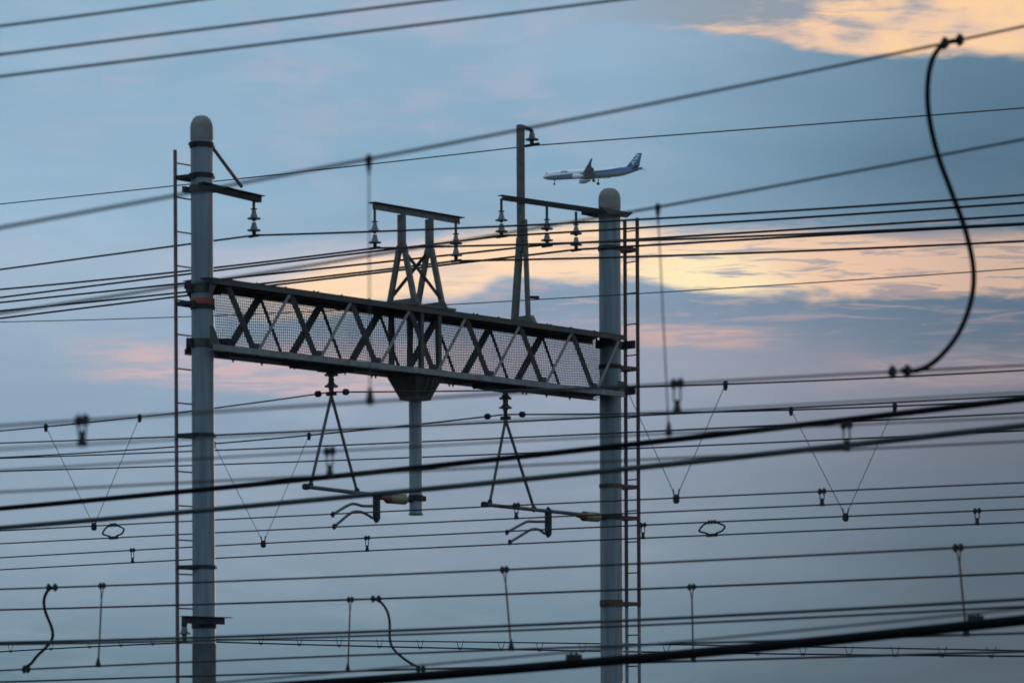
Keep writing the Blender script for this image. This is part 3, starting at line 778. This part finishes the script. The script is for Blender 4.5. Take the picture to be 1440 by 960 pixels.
def dropper(k0, x0, k1, x1, label, sz=.055, rod=.010, group='long droppers', mat=RUST):
    p, q = on(k0, x0), on(k1, x1)
    r = thing('dropper', p, label, 'dropper', group)
    for sg in (-1, 1): m = MB(); lump(m, p + wv * sg * sz * .55, sz); m.build('upper_clamp', DARKST, r)
    j = p + (q - p) * (.2 if (p - q).length > .5 else .45)
    for sg in (-1, 1): MB().tube([p + wv * sg * sz * .45, j], rod * .7, 6).build('loop_link', mat, r)
    MB().tube([j, q], rod, 8).build('rod', mat, r)
    m = MB(); cone(m, q, sz * 1.9, sz * .62, rod * 1.1); m.build('lower_clamp', DARKST, r)
    return r
dropper('M', 142, 'S1', 136, 'long dropper at far left, beside the wavy jumper')
dropper('N', 491, 'S2', 487, 'long dropper below the left suspension frame, beside the second wavy jumper')
dropper('M', 708, 'S1', 717, 'long dropper between the drop post and the right pole')
dropper('N', 971, 'S2', 973, 'long dropper just right of the right ladder')
dropper('M', 1346, 'S1', 1357, 'long dropper at far right, crossing the heavy black cable')

def hanger(k0, x0, k1, x1, label, sz, group):
    p, q = on(k0, x0), on(k1, x1)
    r = thing('hanger', p, label, 'hanger', group)
    for sg in (-1, 1): m = MB(); lump(m, p + wv * sg * sz * .6, sz); m.build('upper_clamp', DARKST, r)
    for sg in (-1, 1): m = MB(); m.tube([p + wv * sg * sz * .5, p + (q - p) * .5 + wv * sg * sz * .62, q + Z * sz * .5 + wv * sg * sz * .2], sz * .14, 6); m.build('loop', DARKST, r)
    m = MB(); cone(m, q, sz * 1.6, sz * .6, sz * .2); m.build('lower_clamp', DARKST, r)
for k0, k1, x, lb in (('I', 'J', 725, 'tiny double hanger crossing the bar of the right suspension frame'),
                      ('I', 'J', 1155, 'tiny double hanger at right, above the point of the right V wire'),
                      ('K', 'Lw', 185, 'tiny double hanger just left of the left pole and ladder'),
                      ('K', 'Lw', 515, 'tiny double hanger below the steady arms of the left frame'),
                      ('K', 'Lw', 903, 'tiny double hanger touching the right ladder'),
                      ('K', 'Lw', 1373, 'tiny double hanger nearest the right edge of the picture')):
    hanger(k0, x, k1, x, lb, .062, 'tiny double hangers')
for k0, k1, x, lb in (('A1', 'A2', 115, 'blurred short hanger pair at far left, between the tops of a V wire'),
                      ('A1', 'A2', 952, 'blurred short hanger pair just right of the right ladder'),
                      ('B1', 'B2', 463, 'blurred short hanger pair inside the left suspension frame'),
                      ('B1', 'B2', 1190, 'blurred short hanger pair between the tops of the right V wire')):
    hanger(k0, x, k1, x, lb, .043, 'blurred short hanger pairs')

# the two very long blurred droppers
for k0, x0, k1, x1, lb in (('A', 520, 'A1', 520, 'long blurred dropper passing left of the four-legged stand'),
                           ('Bm', 926, 'B1', 940, 'long blurred dropper right of the right ladder')):
    p, q = on(k0, x0), on(k1, x1)
    r = thing('dropper', p, lb, 'dropper', 'long blurred droppers of the near tracks')
    m = MB(); lump(m, p, .036); cone(m, p - Z * .10, .09, .004, .02); m.build('upper_clamp', DARKST, r)
    MB().tube([p, q], .0040 if k0 == 'A' else .0048, 8).build('rod', WIREG, r)
    m = MB(); cone(m, q, .08, .024, .008); lump(m, q, .03); m.build('lower_clamp', DARKST, r)

# V-shaped hanging wires
def vwire(kt, xa, xb, kb, xc, label):
    p, q, b = on(kt, xa), on(kt, xb), on(kb, xc)
    r = thing('v_hanger', b, label, 'hanger', 'V-shaped hanging wires')
    for e in (p, q):
        MB().tube([e, b + (e - b).normalized() * .08], .0052, 6).build('strand', WIRE, r)
        m = MB(); m.lathe(e, [(.02, -.09), (.035, -.03), (.035, .03), (.018, .05)], 8); m.build('top_clamp', DARKST, r)
    m = MB(); m.lathe(b - Z * .02, [(.03, -.06), (.05, -.03), (.05, .04), (.035, .07)], 10)
    for sg in (-1, 1): m.tube([b + wv * sg * .03, b + wv * sg * .06 + Z * .13], .012, 6)
    m.build('bottom_clamp', DARKST, r)
vwire('E', 64, 196, 'I', 131, 'thin V-shaped hanging wire at far left, left of the left ladder')
vwire('F', 300, 434, 'K', 369, 'thin V-shaped hanging wire between the left pole and the left suspension frame')
vwire('E', 880, 1020, 'I', 950, 'thin V-shaped hanging wire just right of the right ladder')
vwire('F', 1112, 1258, 'K', 1188, 'thin V-shaped hanging wire at far right')

def smooth_path(pts, n=8):
    P = [np.array(p) for p in pts]; P = [2 * P[0] - P[1]] + P + [2 * P[-1] - P[-2]]; o_ = []
    for i in range(1, len(P) - 2):
        for k in range(n):
            t = k / n
            o_.append(.5 * ((2 * P[i]) + (-P[i - 1] + P[i + 1]) * t + (2 * P[i - 1] - 5 * P[i] + 4 * P[i + 1] - P[i + 2]) * t * t + (-P[i - 1] + 3 * P[i] - 3 * P[i + 1] + P[i + 2]) * t ** 3))
    o_.append(P[-2]); return [Vector(x) for x in o_]

def jumper(k0, k1, a, path, wpx, label, c0, c1, sz, group=None):
    pts = smooth_path([LP(x, y, a) for x, y in path])
    r = thing('jumper_cable', pts[0], label, 'jumper cable', group)
    MB().tube(pts, wpx / ppm(pts[len(pts) // 2]) / 2, 10).build('cable', CABLE, r, True)
    for key, xs in ((k0, c0), (k1, c1)):
        for x in xs:
            m = MB(); lump(m, on(key, x), sz); m.build('clamp', DARKST, r, bevel=sz * .08)
jumper('A', 'A1', aA, [(1348, 57), (1328, 62), (1312, 82), (1305, 115), (1306, 160), (1318, 215), (1338, 270), (1358, 325), (1369, 380), (1365, 425), (1347, 470), (1318, 505), (1292, 520), (1268, 521)], 7.5,
       'big black S-shaped jumper cable at the right edge', (1331, 1352), (1255, 1276), .058)
jumper('M', 'S1', aMn, [(78, 825), (68, 829), (62, 843), (64, 860), (72, 880), (74, 895), (66, 908), (52, 922), (44, 932), (35, 938)], 4.2,
       'wavy black jumper cable at the lower left edge', (67, 76), (32, 37), .07, 'wavy jumper cables')
jumper('N', 'S2', aNn, [(522, 841), (534, 845), (544, 858), (548, 875), (548, 895), (551, 908), (560, 919), (576, 931), (590, 938)], 3.6,
       'wavy black jumper cable below the drop post', (523, 531), (586, 593), .065, 'wavy jumper cables')
def bow(k0, k1, a, px, label, flip=1):
    y0, y1 = on(k0, px), on(k1, px)
    H = (y0 - y1).length; wd = 17 / ppm(y0)
    r = thing('bow_jumper', y0, label, 'jumper', 'little loop jumpers')
    for sg in (-1, 1):
        c = y0 * .5 + y1 * .5 + wv * sg * wd * 1.35
        pts = smooth_path([y0 + wv * sg * .04, y0 + wv * sg * wd * .9 - Z * H * .18, c + Z * H * .10 * sg * flip, c - Z * H * .22 - wv * sg * .06, y1 + wv * sg * wd * .55 + Z * H * .16, y1 + wv * sg * .03])
        MB().tube(pts, .015, 8).build('loop', CABLE, r, True)
    for sg in (-1, 0, 1): m = MB(); lump(m, y0 + wv * sg * .06, .05); m.build('upper_clamp', DARKST, r)
    m = MB(); m.beam(y1 - wv * .10, y1 + wv * .10, .05, .05); m.build('lower_clamp', DARKST, r)
bow('I', 'J', aE_, 158, 'small black loop jumper left of the left pole', 1)
bow('K', 'Lw', aF_, 1000, 'small black loop jumper right of the right pole', 1)

# clamp blocks on the heavy cable
for px, lb in ((805, 'small block clamp on the heavy cable left of the right pole'), (1370, 'small block clamp on the heavy cable at far right')):
    p = on('R', px) + Z * (9 / ppm(on('R', px)))
    h = 12 / ppm(p); d = wv
    r = thing('block_clamp', p, lb, 'clamp', 'block clamps on the heavy cable')
    MB().beam(p - d * h * .85, p + d * h * .85, h * 1.1, h * .8).build('jaw', DARKST, r, bevel=h * .1)
    MB().tube([p - d * h * .4 + Z * h * .2, p - d * h * .4 + Z * h * .58], h * .16, 6).build('bolt', DARKST, r)
    MB().tube([p + d * h * .4 + Z * h * .2, p + d * h * .4 + Z * h * .58], h * .16, 6).build('bolt', DARKST, r)

# ------------------------------------------------------------------ suspension frames with steady arms below the truss
def suspension(which, apex, pl, pr, bar0, bar1, insx, yins, post_a, post_r, box, arms, plate, yd):
    ap = TP(*apex)
    a_, z_top = ap, zb(T(*apex)[0]) - .01
    aa = T(*apex)[0]
    lab = 'left' if which else 'right'
    # insulator string
    r = thing('suspension_insulator', W(aa, 0, z_top), f'dark two-disc insulator bolted under the truss above the {lab} V frame', 'insulator', 'suspension insulators under the truss')
    zs = [T(apex[0], y)[1] for y in yd]
    MB().beam(W(aa + plate[0], 0, z_top - .02), W(aa + plate[1], 0, z_top - .02), .34, .09).build('mount_beam', DARKST, r)
    MB().beam(W(aa - .2, 0, z_top - .075), W(aa + .2, 0, z_top - .075), .22, .02).build('mount_plate', DARKST, r)
    for z in zs:
        MB().lathe(W(aa, 0, z), [(.035, .13), (.05, .11), (.05, .06), (.07, .03), (.11, .01), (.115, -.005), (.105, -.015), (.05, -.012), (.04, -.08)], 22).build('porcelain_disc', BROWNP, r, True)
    MB().tube([W(aa, 0, z_top - .04), W(aa, 0, ap.z + .03)], .034, 10).build('core', DARKST, r)
    MB().beam(ap + Z * .03 - wv * .09, ap + Z * .03 + wv * .09, .07, .06).build('wire_clamp', DARKST, r)
    # frame
    f = thing('steady_frame', ap, f'{lab} triangular steady frame of steel tubes under the truss with two bent arms', 'frame', 'steady frames under the truss')
    for e in (pl, pr):
        MB().tube([ap, TP(*e)], .026, 10).build('drop_tube', TUBEST, f, True)
        m = MB(); q = TP(*e); lump(m, q, .085, tv); m.build('tube_clamp', DARKST, f)
    MB().tube([TP(*bar0), TP(*bar1)], .034, 10).build('bar', TUBEST, f, True)
    m = MB(); m.lathe(TP(*bar0), [(.05, -.04), (.055, 0), (.05, .05)], 10, tv); m.build('bar_end', DARKST, f)
    x, y0, y1 = box
    MB().beam(TP(x, y0), TP(x, y1), .085, .10, up=tv).build('drop_bracket', DARKST, f, bevel=.008)
    for yy in (y0 + 1, y1 - 1):
        m = MB(); lump(m, TP(x, yy), .1, tv); m.build('bracket_clamp', DARKST, f)
    for path in arms:
        MB().tube(smooth_path([TP(*p) for p in path], 5), .024, 8).build('steady_arm', TUBEST, f, True)
        m = MB(); lump(m, TP(*path[-1]), .07); m.build('arm_clamp', DARKST, f)
    # stay insulator
    i0_, i1_ = TP(insx[0], yins), TP(insx[1], yins + 2)
    i0_.z = i1_.z = (i0_.z + i1_.z) / 2
    si = thing('stay_insulator', i0_, f'tan barrel insulator joining the {lab} steady frame to its post', 'insulator', 'tan barrel insulators')
    dl = (i1_ - i0_).length
    MB().lathe(i0_, [(.03, 0), (.075, .05), (.085, .08), (.085, .12), (.078, .125), (.087, .14), (.087, dl - .12), (.080, dl - .11), (.086, dl - .09), (.086, dl - .05), (.05, dl - .02), (.04, dl)], 20, tv).build('barrel', TAN, si, True)
    MB().lathe(i0_, [(.035, -.10), (.04, 0.0), (.078, .046), (.09, .07), (.09, .095), (.05, .10)], 18, tv).build('end_cap', REDCAP, si, True)
    MB().tube([i1_ - tv * .03, W(post_a - post_r + .01, 0, i1_.z)], .045, 10).build('clamp_stub', DARKST, si)
suspension(True, (466, 556), (437, 682), (502, 690), (430, 684), (541, 697), (541, 572), 700, aD, .108, (529.5, 696, 730),
           [[(524, 711), (510, 711), (497, 708), (486, 712), (468, 723)], [(524, 728), (512, 721), (502, 719), (492, 722), (470, 740)]], (-.75, .35), (527, 543))
suspension(False, (711, 590), (689, 706), (751, 715), (681, 709), (817, 723), (817, 843), 725, LEN, R_R, (771, 717, 751),
           [[(766, 733), (752, 733), (742, 733), (733, 737), (713, 748)], [(766, 750), (757, 744), (748, 744), (740, 748), (717, 762)]], (-.65, .35), (560, 573))

# splice beads on the carrier wires beside the suspension points
for key, xs in (('E', (447, 486)), ('F', (685, 734))):
    for x, sd_ in zip(xs, ('left', 'right')):
        m = MB(); m.lathe(on(key, x), [(.02, -.05), (.05, -.035), (.055, 0), (.05, .035), (.02, .05)], 10, wv)
        tag(m.build('wire_clip', DARKST), f'black round clip on the wire, {sd_} of the {"left" if key == "E" else "right"} suspension insulator', 'clip', 'round clips on the carrier wires')

# ------------------------------------------------------------------ airliner
def airliner():
    D = 1390.0
    c = at_depth(833, 244, D)
    root = thing('airliner', c, 'white twin-jet airliner with a blue stripe and blue tail flying left, wheels down', 'airplane')
    K = 44.5
    pal = lambda n, c_, r=.35: material(n, c_, r, var=.05, scale=.3, albedo_scale=1.0)
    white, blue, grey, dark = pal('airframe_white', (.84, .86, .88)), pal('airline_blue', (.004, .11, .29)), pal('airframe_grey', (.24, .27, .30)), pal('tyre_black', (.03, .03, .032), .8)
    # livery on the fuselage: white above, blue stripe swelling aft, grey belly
    lv = bpy.data.materials.new('fuselage_livery'); lv.use_nodes = True
    t = lv.node_tree; bs = t.nodes['Principled BSDF']; bs.inputs['Roughness'].default_value = .35
    tcn = t.nodes.new('ShaderNodeTexCoord'); sx = t.nodes.new('ShaderNodeSeparateXYZ'); t.links.new(tcn.outputs['Object'], sx.inputs[0])
    def mth(op, a, b):
        n = t.nodes.new('ShaderNodeMath'); n.operation = op
        for i, v in enumerate((a, b)):
            if isinstance(v, (int, float)): n.inputs[i].default_value = v
            else: t.links.new(v, n.inputs[i])
        return n.outputs[0]
    def mr(x, pts):
        n = t.nodes.new('ShaderNodeFloatCurve')
        mp = t.nodes.new('ShaderNodeMapRange'); mp.inputs['From Min'].default_value = -23; mp.inputs['From Max'].default_value = 23
        t.links.new(x, mp.inputs['Value']); t.links.new(mp.outputs[0], n.inputs['Value'])
        cv = n.mapping.curves[0]
        for i, (px, v) in enumerate(pts):
            px = (px + 23) / 46; v = (v + 3) / 6
            if i == 0: cv.points[0].location = (px, v)
            elif i == len(pts) - 1: cv.points[-1].location = (px, v)
            else: cv.points.new(px, v)
        for q in cv.points: q.handle_type = 'VECTOR'
        n.mapping.update()
        return mth('SUBTRACT', mth('MULTIPLY', n.outputs[0], 6.0), 3.0)
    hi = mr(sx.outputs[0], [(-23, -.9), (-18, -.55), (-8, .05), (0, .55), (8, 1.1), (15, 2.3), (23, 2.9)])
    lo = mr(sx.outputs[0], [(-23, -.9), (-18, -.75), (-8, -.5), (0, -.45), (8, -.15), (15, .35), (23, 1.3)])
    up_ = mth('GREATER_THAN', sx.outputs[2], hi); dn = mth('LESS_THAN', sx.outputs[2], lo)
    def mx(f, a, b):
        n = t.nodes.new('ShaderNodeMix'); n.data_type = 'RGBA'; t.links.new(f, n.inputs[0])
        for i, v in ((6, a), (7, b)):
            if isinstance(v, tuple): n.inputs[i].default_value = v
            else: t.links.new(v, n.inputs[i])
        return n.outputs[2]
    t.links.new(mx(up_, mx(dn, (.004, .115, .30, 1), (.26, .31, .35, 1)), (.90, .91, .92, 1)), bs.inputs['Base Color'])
    def P(x, y, z): return c + Vector((x, y, z))          # x: nose at -22, y: away from us, z up
    def part(mb, name, mat, parent=root, smooth=True): return mb.build(name, mat, parent, smooth)
    # fuselage
    prof = [(-22.2, .02, -.55), (-22.0, .45, -.5), (-21.4, .95, -.38), (-20.3, 1.45, -.2), (-18.8, 1.82, -.06), (-17, 1.96, 0), (-5, 1.98, 0), (8, 1.98, 0), (12, 1.88, .10), (15, 1.58, .34), (18, 1.12, .72), (20.5, .68, 1.02), (22.0, .36, 1.2), (22.3, .18, 1.25)]
    m = MB(); n = 28; vs = []
    for x, r, zc in prof:
        for j in range(n):
            a = 2 * math.pi * j / n; vs.append(P(x, r * math.cos(a), zc + r * 1.04 * math.sin(a)))
    fs = [[i * n + j, i * n + (j + 1) % n, (i + 1) * n + (j + 1) % n, (i + 1) * n + j] for i in range(len(prof) - 1) for j in range(n)]
    fs += [list(range(n)), [(len(prof) - 1) * n + j for j in range(n)]]
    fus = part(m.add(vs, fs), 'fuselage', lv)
    m = MB()
    m.prism([P(-20.75, -1.02, .62), P(-19.9, -1.32, .62), P(-19.75, -1.18, 1.08), P(-20.3, -.9, 1.1)], (.0, -.07, .0))
    part(m, 'cockpit_window', dark, fus, False)
    m = MB()
    for i in range(34):
        x = -16 + i * .82
        if -1.5 < x < -1.0: continue
        m.prism([P(x, -1.945, .48), P(x + .24, -1.945, .48), P(x + .24, -1.905, .80), P(x, -1.905, .80)], (0, -.02, 0))
    part(m, 'cabin_windows', dark, fus, False)
    m = MB(); m.lathe(P(0, 0, 0), [(.02, 0)], 3) if False else None
    # belly fairing
    m = MB(); m.lathe(P(-6.2, 0, -1.45), [(.05, 0), (.75, 1.2), (1.05, 3), (1.1, 6), (.8, 8.5), (.05, 10)], 18, (1, 0, 0)); part(m, 'belly_fairing', grey)
    # wings, nearer one towards us (-y)
    def wing(sg):
        root_ = thing_part = MB()
        secs = [(-4.2, 0.0, -1.15, 6.4, .80), (-2.2, 6.0, -.55, 3.9, .46), (2.2, 15.6, .75, 1.7, .2)]
        vs, fs = [], []
        for x, y, z, ch, th in secs:
            for fx, fz in ((0, 0), (.12, .5), (.4, .6), (1, .02), (.4, -.4), (.12, -.4)):
                vs.append(P(x + ch * fx, sg * (1.2 + y), z + th * fz))
        k = 6
        for i in range(len(secs) - 1):
            for j in range(k): fs.append([i * k + j, i * k + (j + 1) % k, (i + 1) * k + (j + 1) % k, (i + 1) * k + j])
        fs += [list(range(k)), [(len(secs) - 1) * k + j for j in range(k)]]
        wg = part(MB().add(vs, fs), 'wing', grey)
        a_, b_ = (2.2, 16.8, .78, 1.6), (4.0, 17.6, 3.2, .65)
        m = MB(); vs = []
        for x, y, z, ch in (a_, b_):
            for fx, dy in ((0, 0), (.3, .09), (1, 0), (.3, -.09)): vs.append(P(x + ch * fx, sg * (y + dy), z))
        m.add(vs, [[0, 1, 2, 3], [7, 6, 5, 4]] + [[i, (i + 1) % 4, 4 + (i + 1) % 4, 4 + i] for i in range(4)])
        m.build('winglet', blue, wg, True)
        # drooped flap along the trailing edge
        m = MB()
        m.prism([P(2.1, sg * 2.3, -1.25), P(3.7, sg * 2.3, -2.4), P(2.7, sg * 7.0, -1.55), P(1.6, sg * 7.0, -.65)], (0.05, 0, .16)); m.prism([P(1.6, sg * 7.2, -.6), P(2.7, sg * 7.2, -1.25), P(3.8, sg * 12.5, -.2), P(2.8, sg * 12.5, .25)], (0.05, 0, .14))
        m.build('flap', grey, wg, False)
        e = MB(); ec = P(-7.2, sg * 5.75, -1.95)
        e.lathe(ec, [(.85, 0), (1.05, .08), (1.2, .6), (1.22, 1.6), (1.1, 2.8), (.88, 3.6), (.62, 3.7), (.55, 4.2), (.3, 4.9), (.02, 5.1)], 22, (1, 0, 0))
        en = part(e, 'engine', white)
        MB().lathe(ec, [(.02, -.02), (.84, -.01), (.84, .03)], 22, (1, 0, 0)).build('intake', dark, en, True)
        MB().prism([P(-5.9, sg * 5.70, -.75), P(-1.9, sg * 5.70, -1.2), P(-.6, sg * 5.70, -.4), P(-2.4, sg * 5.70, -.3)], (0, .12 * sg, 0)).build('pylon', grey, en)
    wing(-1); wing(1)
    # tail fin with its lettering
    fin = [(14.2, 2.0), (15.4, 2.35), (19.9, 7.7), (22.0, 7.7), (20.9, 2.2), (20.2, 1.6), (15, 1.6)]
    m = MB(); m.prism([P(x, -.16, z) for x, z in fin], (0, .32, 0)); tf = m.build('tail_fin', blue, root, False, .08)
    def letters(txt, size, mat, parent, name, loc, ang, shear, dirx=1):
        cu = bpy.data.curves.new(name, 'FONT'); cu.body = txt; cu.size = size; cu.extrude = .02; cu.align_x = 'CENTER'; cu.align_y = 'CENTER'; cu.shear = shear; cu.offset = size * .018
        tmp = bpy.data.objects.new('tmp', cu); col.objects.link(tmp)
        bpy.context.view_layer.update()
        me = bpy.data.meshes.new_from_object(tmp.evaluated_get(bpy.context.evaluated_depsgraph_get()))
        bpy.data.objects.remove(tmp); bpy.data.curves.remove(cu)
        me.name = name; me.materials.clear(); me.materials.append(mat)
        # letters face us (-y): x to the right, local y up
        R = Matrix.Rotation(math.radians(90), 4, 'X') @ Matrix.Rotation(ang, 4, 'Z')
        me.transform(Matrix.Translation(Vector(loc)) @ R)
        o = bpy.data.objects.new(name, me); col.objects.link(o); o.parent = parent
        return o
    letters('ANA', 2.5, white, tf, 'lettering', (19.1, -.21, 5.0), math.radians(54), .25)
    letters('ANA', 1.5, blue, fus, 'lettering', (-12.2, -1.93, 1.02), 0, .2)
    for sg in (-1, 1):
        m = MB(); m.prism([P(17.2, sg * .5, .95), P(20.4, sg * .5, .95), P(22.2, sg * 6.0, 1.6), P(20.6, sg * 6.0, 1.6)], (0, 0, .16)); m.build('tailplane', grey, root)
    # undercarriage
    def gear(x, y, zt_, zw, r, wd, name):
        m = MB().tube([P(x, y, zt_), P(x, y, zw)], .16, 8).tube([P(x + .7, y, zt_), P(x, y, zw + .6)], .09, 6)
        gq = m.build(name, grey, root, True)
        for s2 in (-1, 1):
            MB().lathe(P(x, y + s2 * wd - .18, zw), [(r * .5, 0), (r * .92, .02), (r, .1), (r, .27), (r * .92, .36), (r * .5, .36)], 20, (0, 1, 0)).build('wheel', dark, gq, True)
    gear(-17.0, 0, -1.7, -3.75, .42, .28, 'nose_gear')
    for sg in (-1, 1): gear(1.6, sg * 3.8, -1.0, -3.85, .62, .45, 'main_gear')
    root.rotation_euler = (0, math.radians(.3), math.radians(-16)); root.scale = (1.035,) * 3
airliner()

# ------------------------------------------------------------------ evening haze
hz = MB().prism([(-1500, -40, -1), (1500, -40, -1), (1500, 1700, -1), (-1500, 1700, -1)], (0, 0, 320))
hm = bpy.data.materials.new('evening_haze'); hm.use_nodes = True
ht = hm.node_tree; ht.nodes.clear()
hv = ht.nodes.new('ShaderNodeVolumePrincipled'); hv.inputs['Color'].default_value = (.80, .88, .95, 1); hv.inputs['Density'].default_value = .00005
ho = ht.nodes.new('ShaderNodeOutputMaterial'); ht.links.new(hv.outputs[0], ho.inputs['Volume'])
tag(hz.build('haze', hm, origin=(0, 0, 0)), None, None, kind='stuff')
sc.render.engine = 'CYCLES'
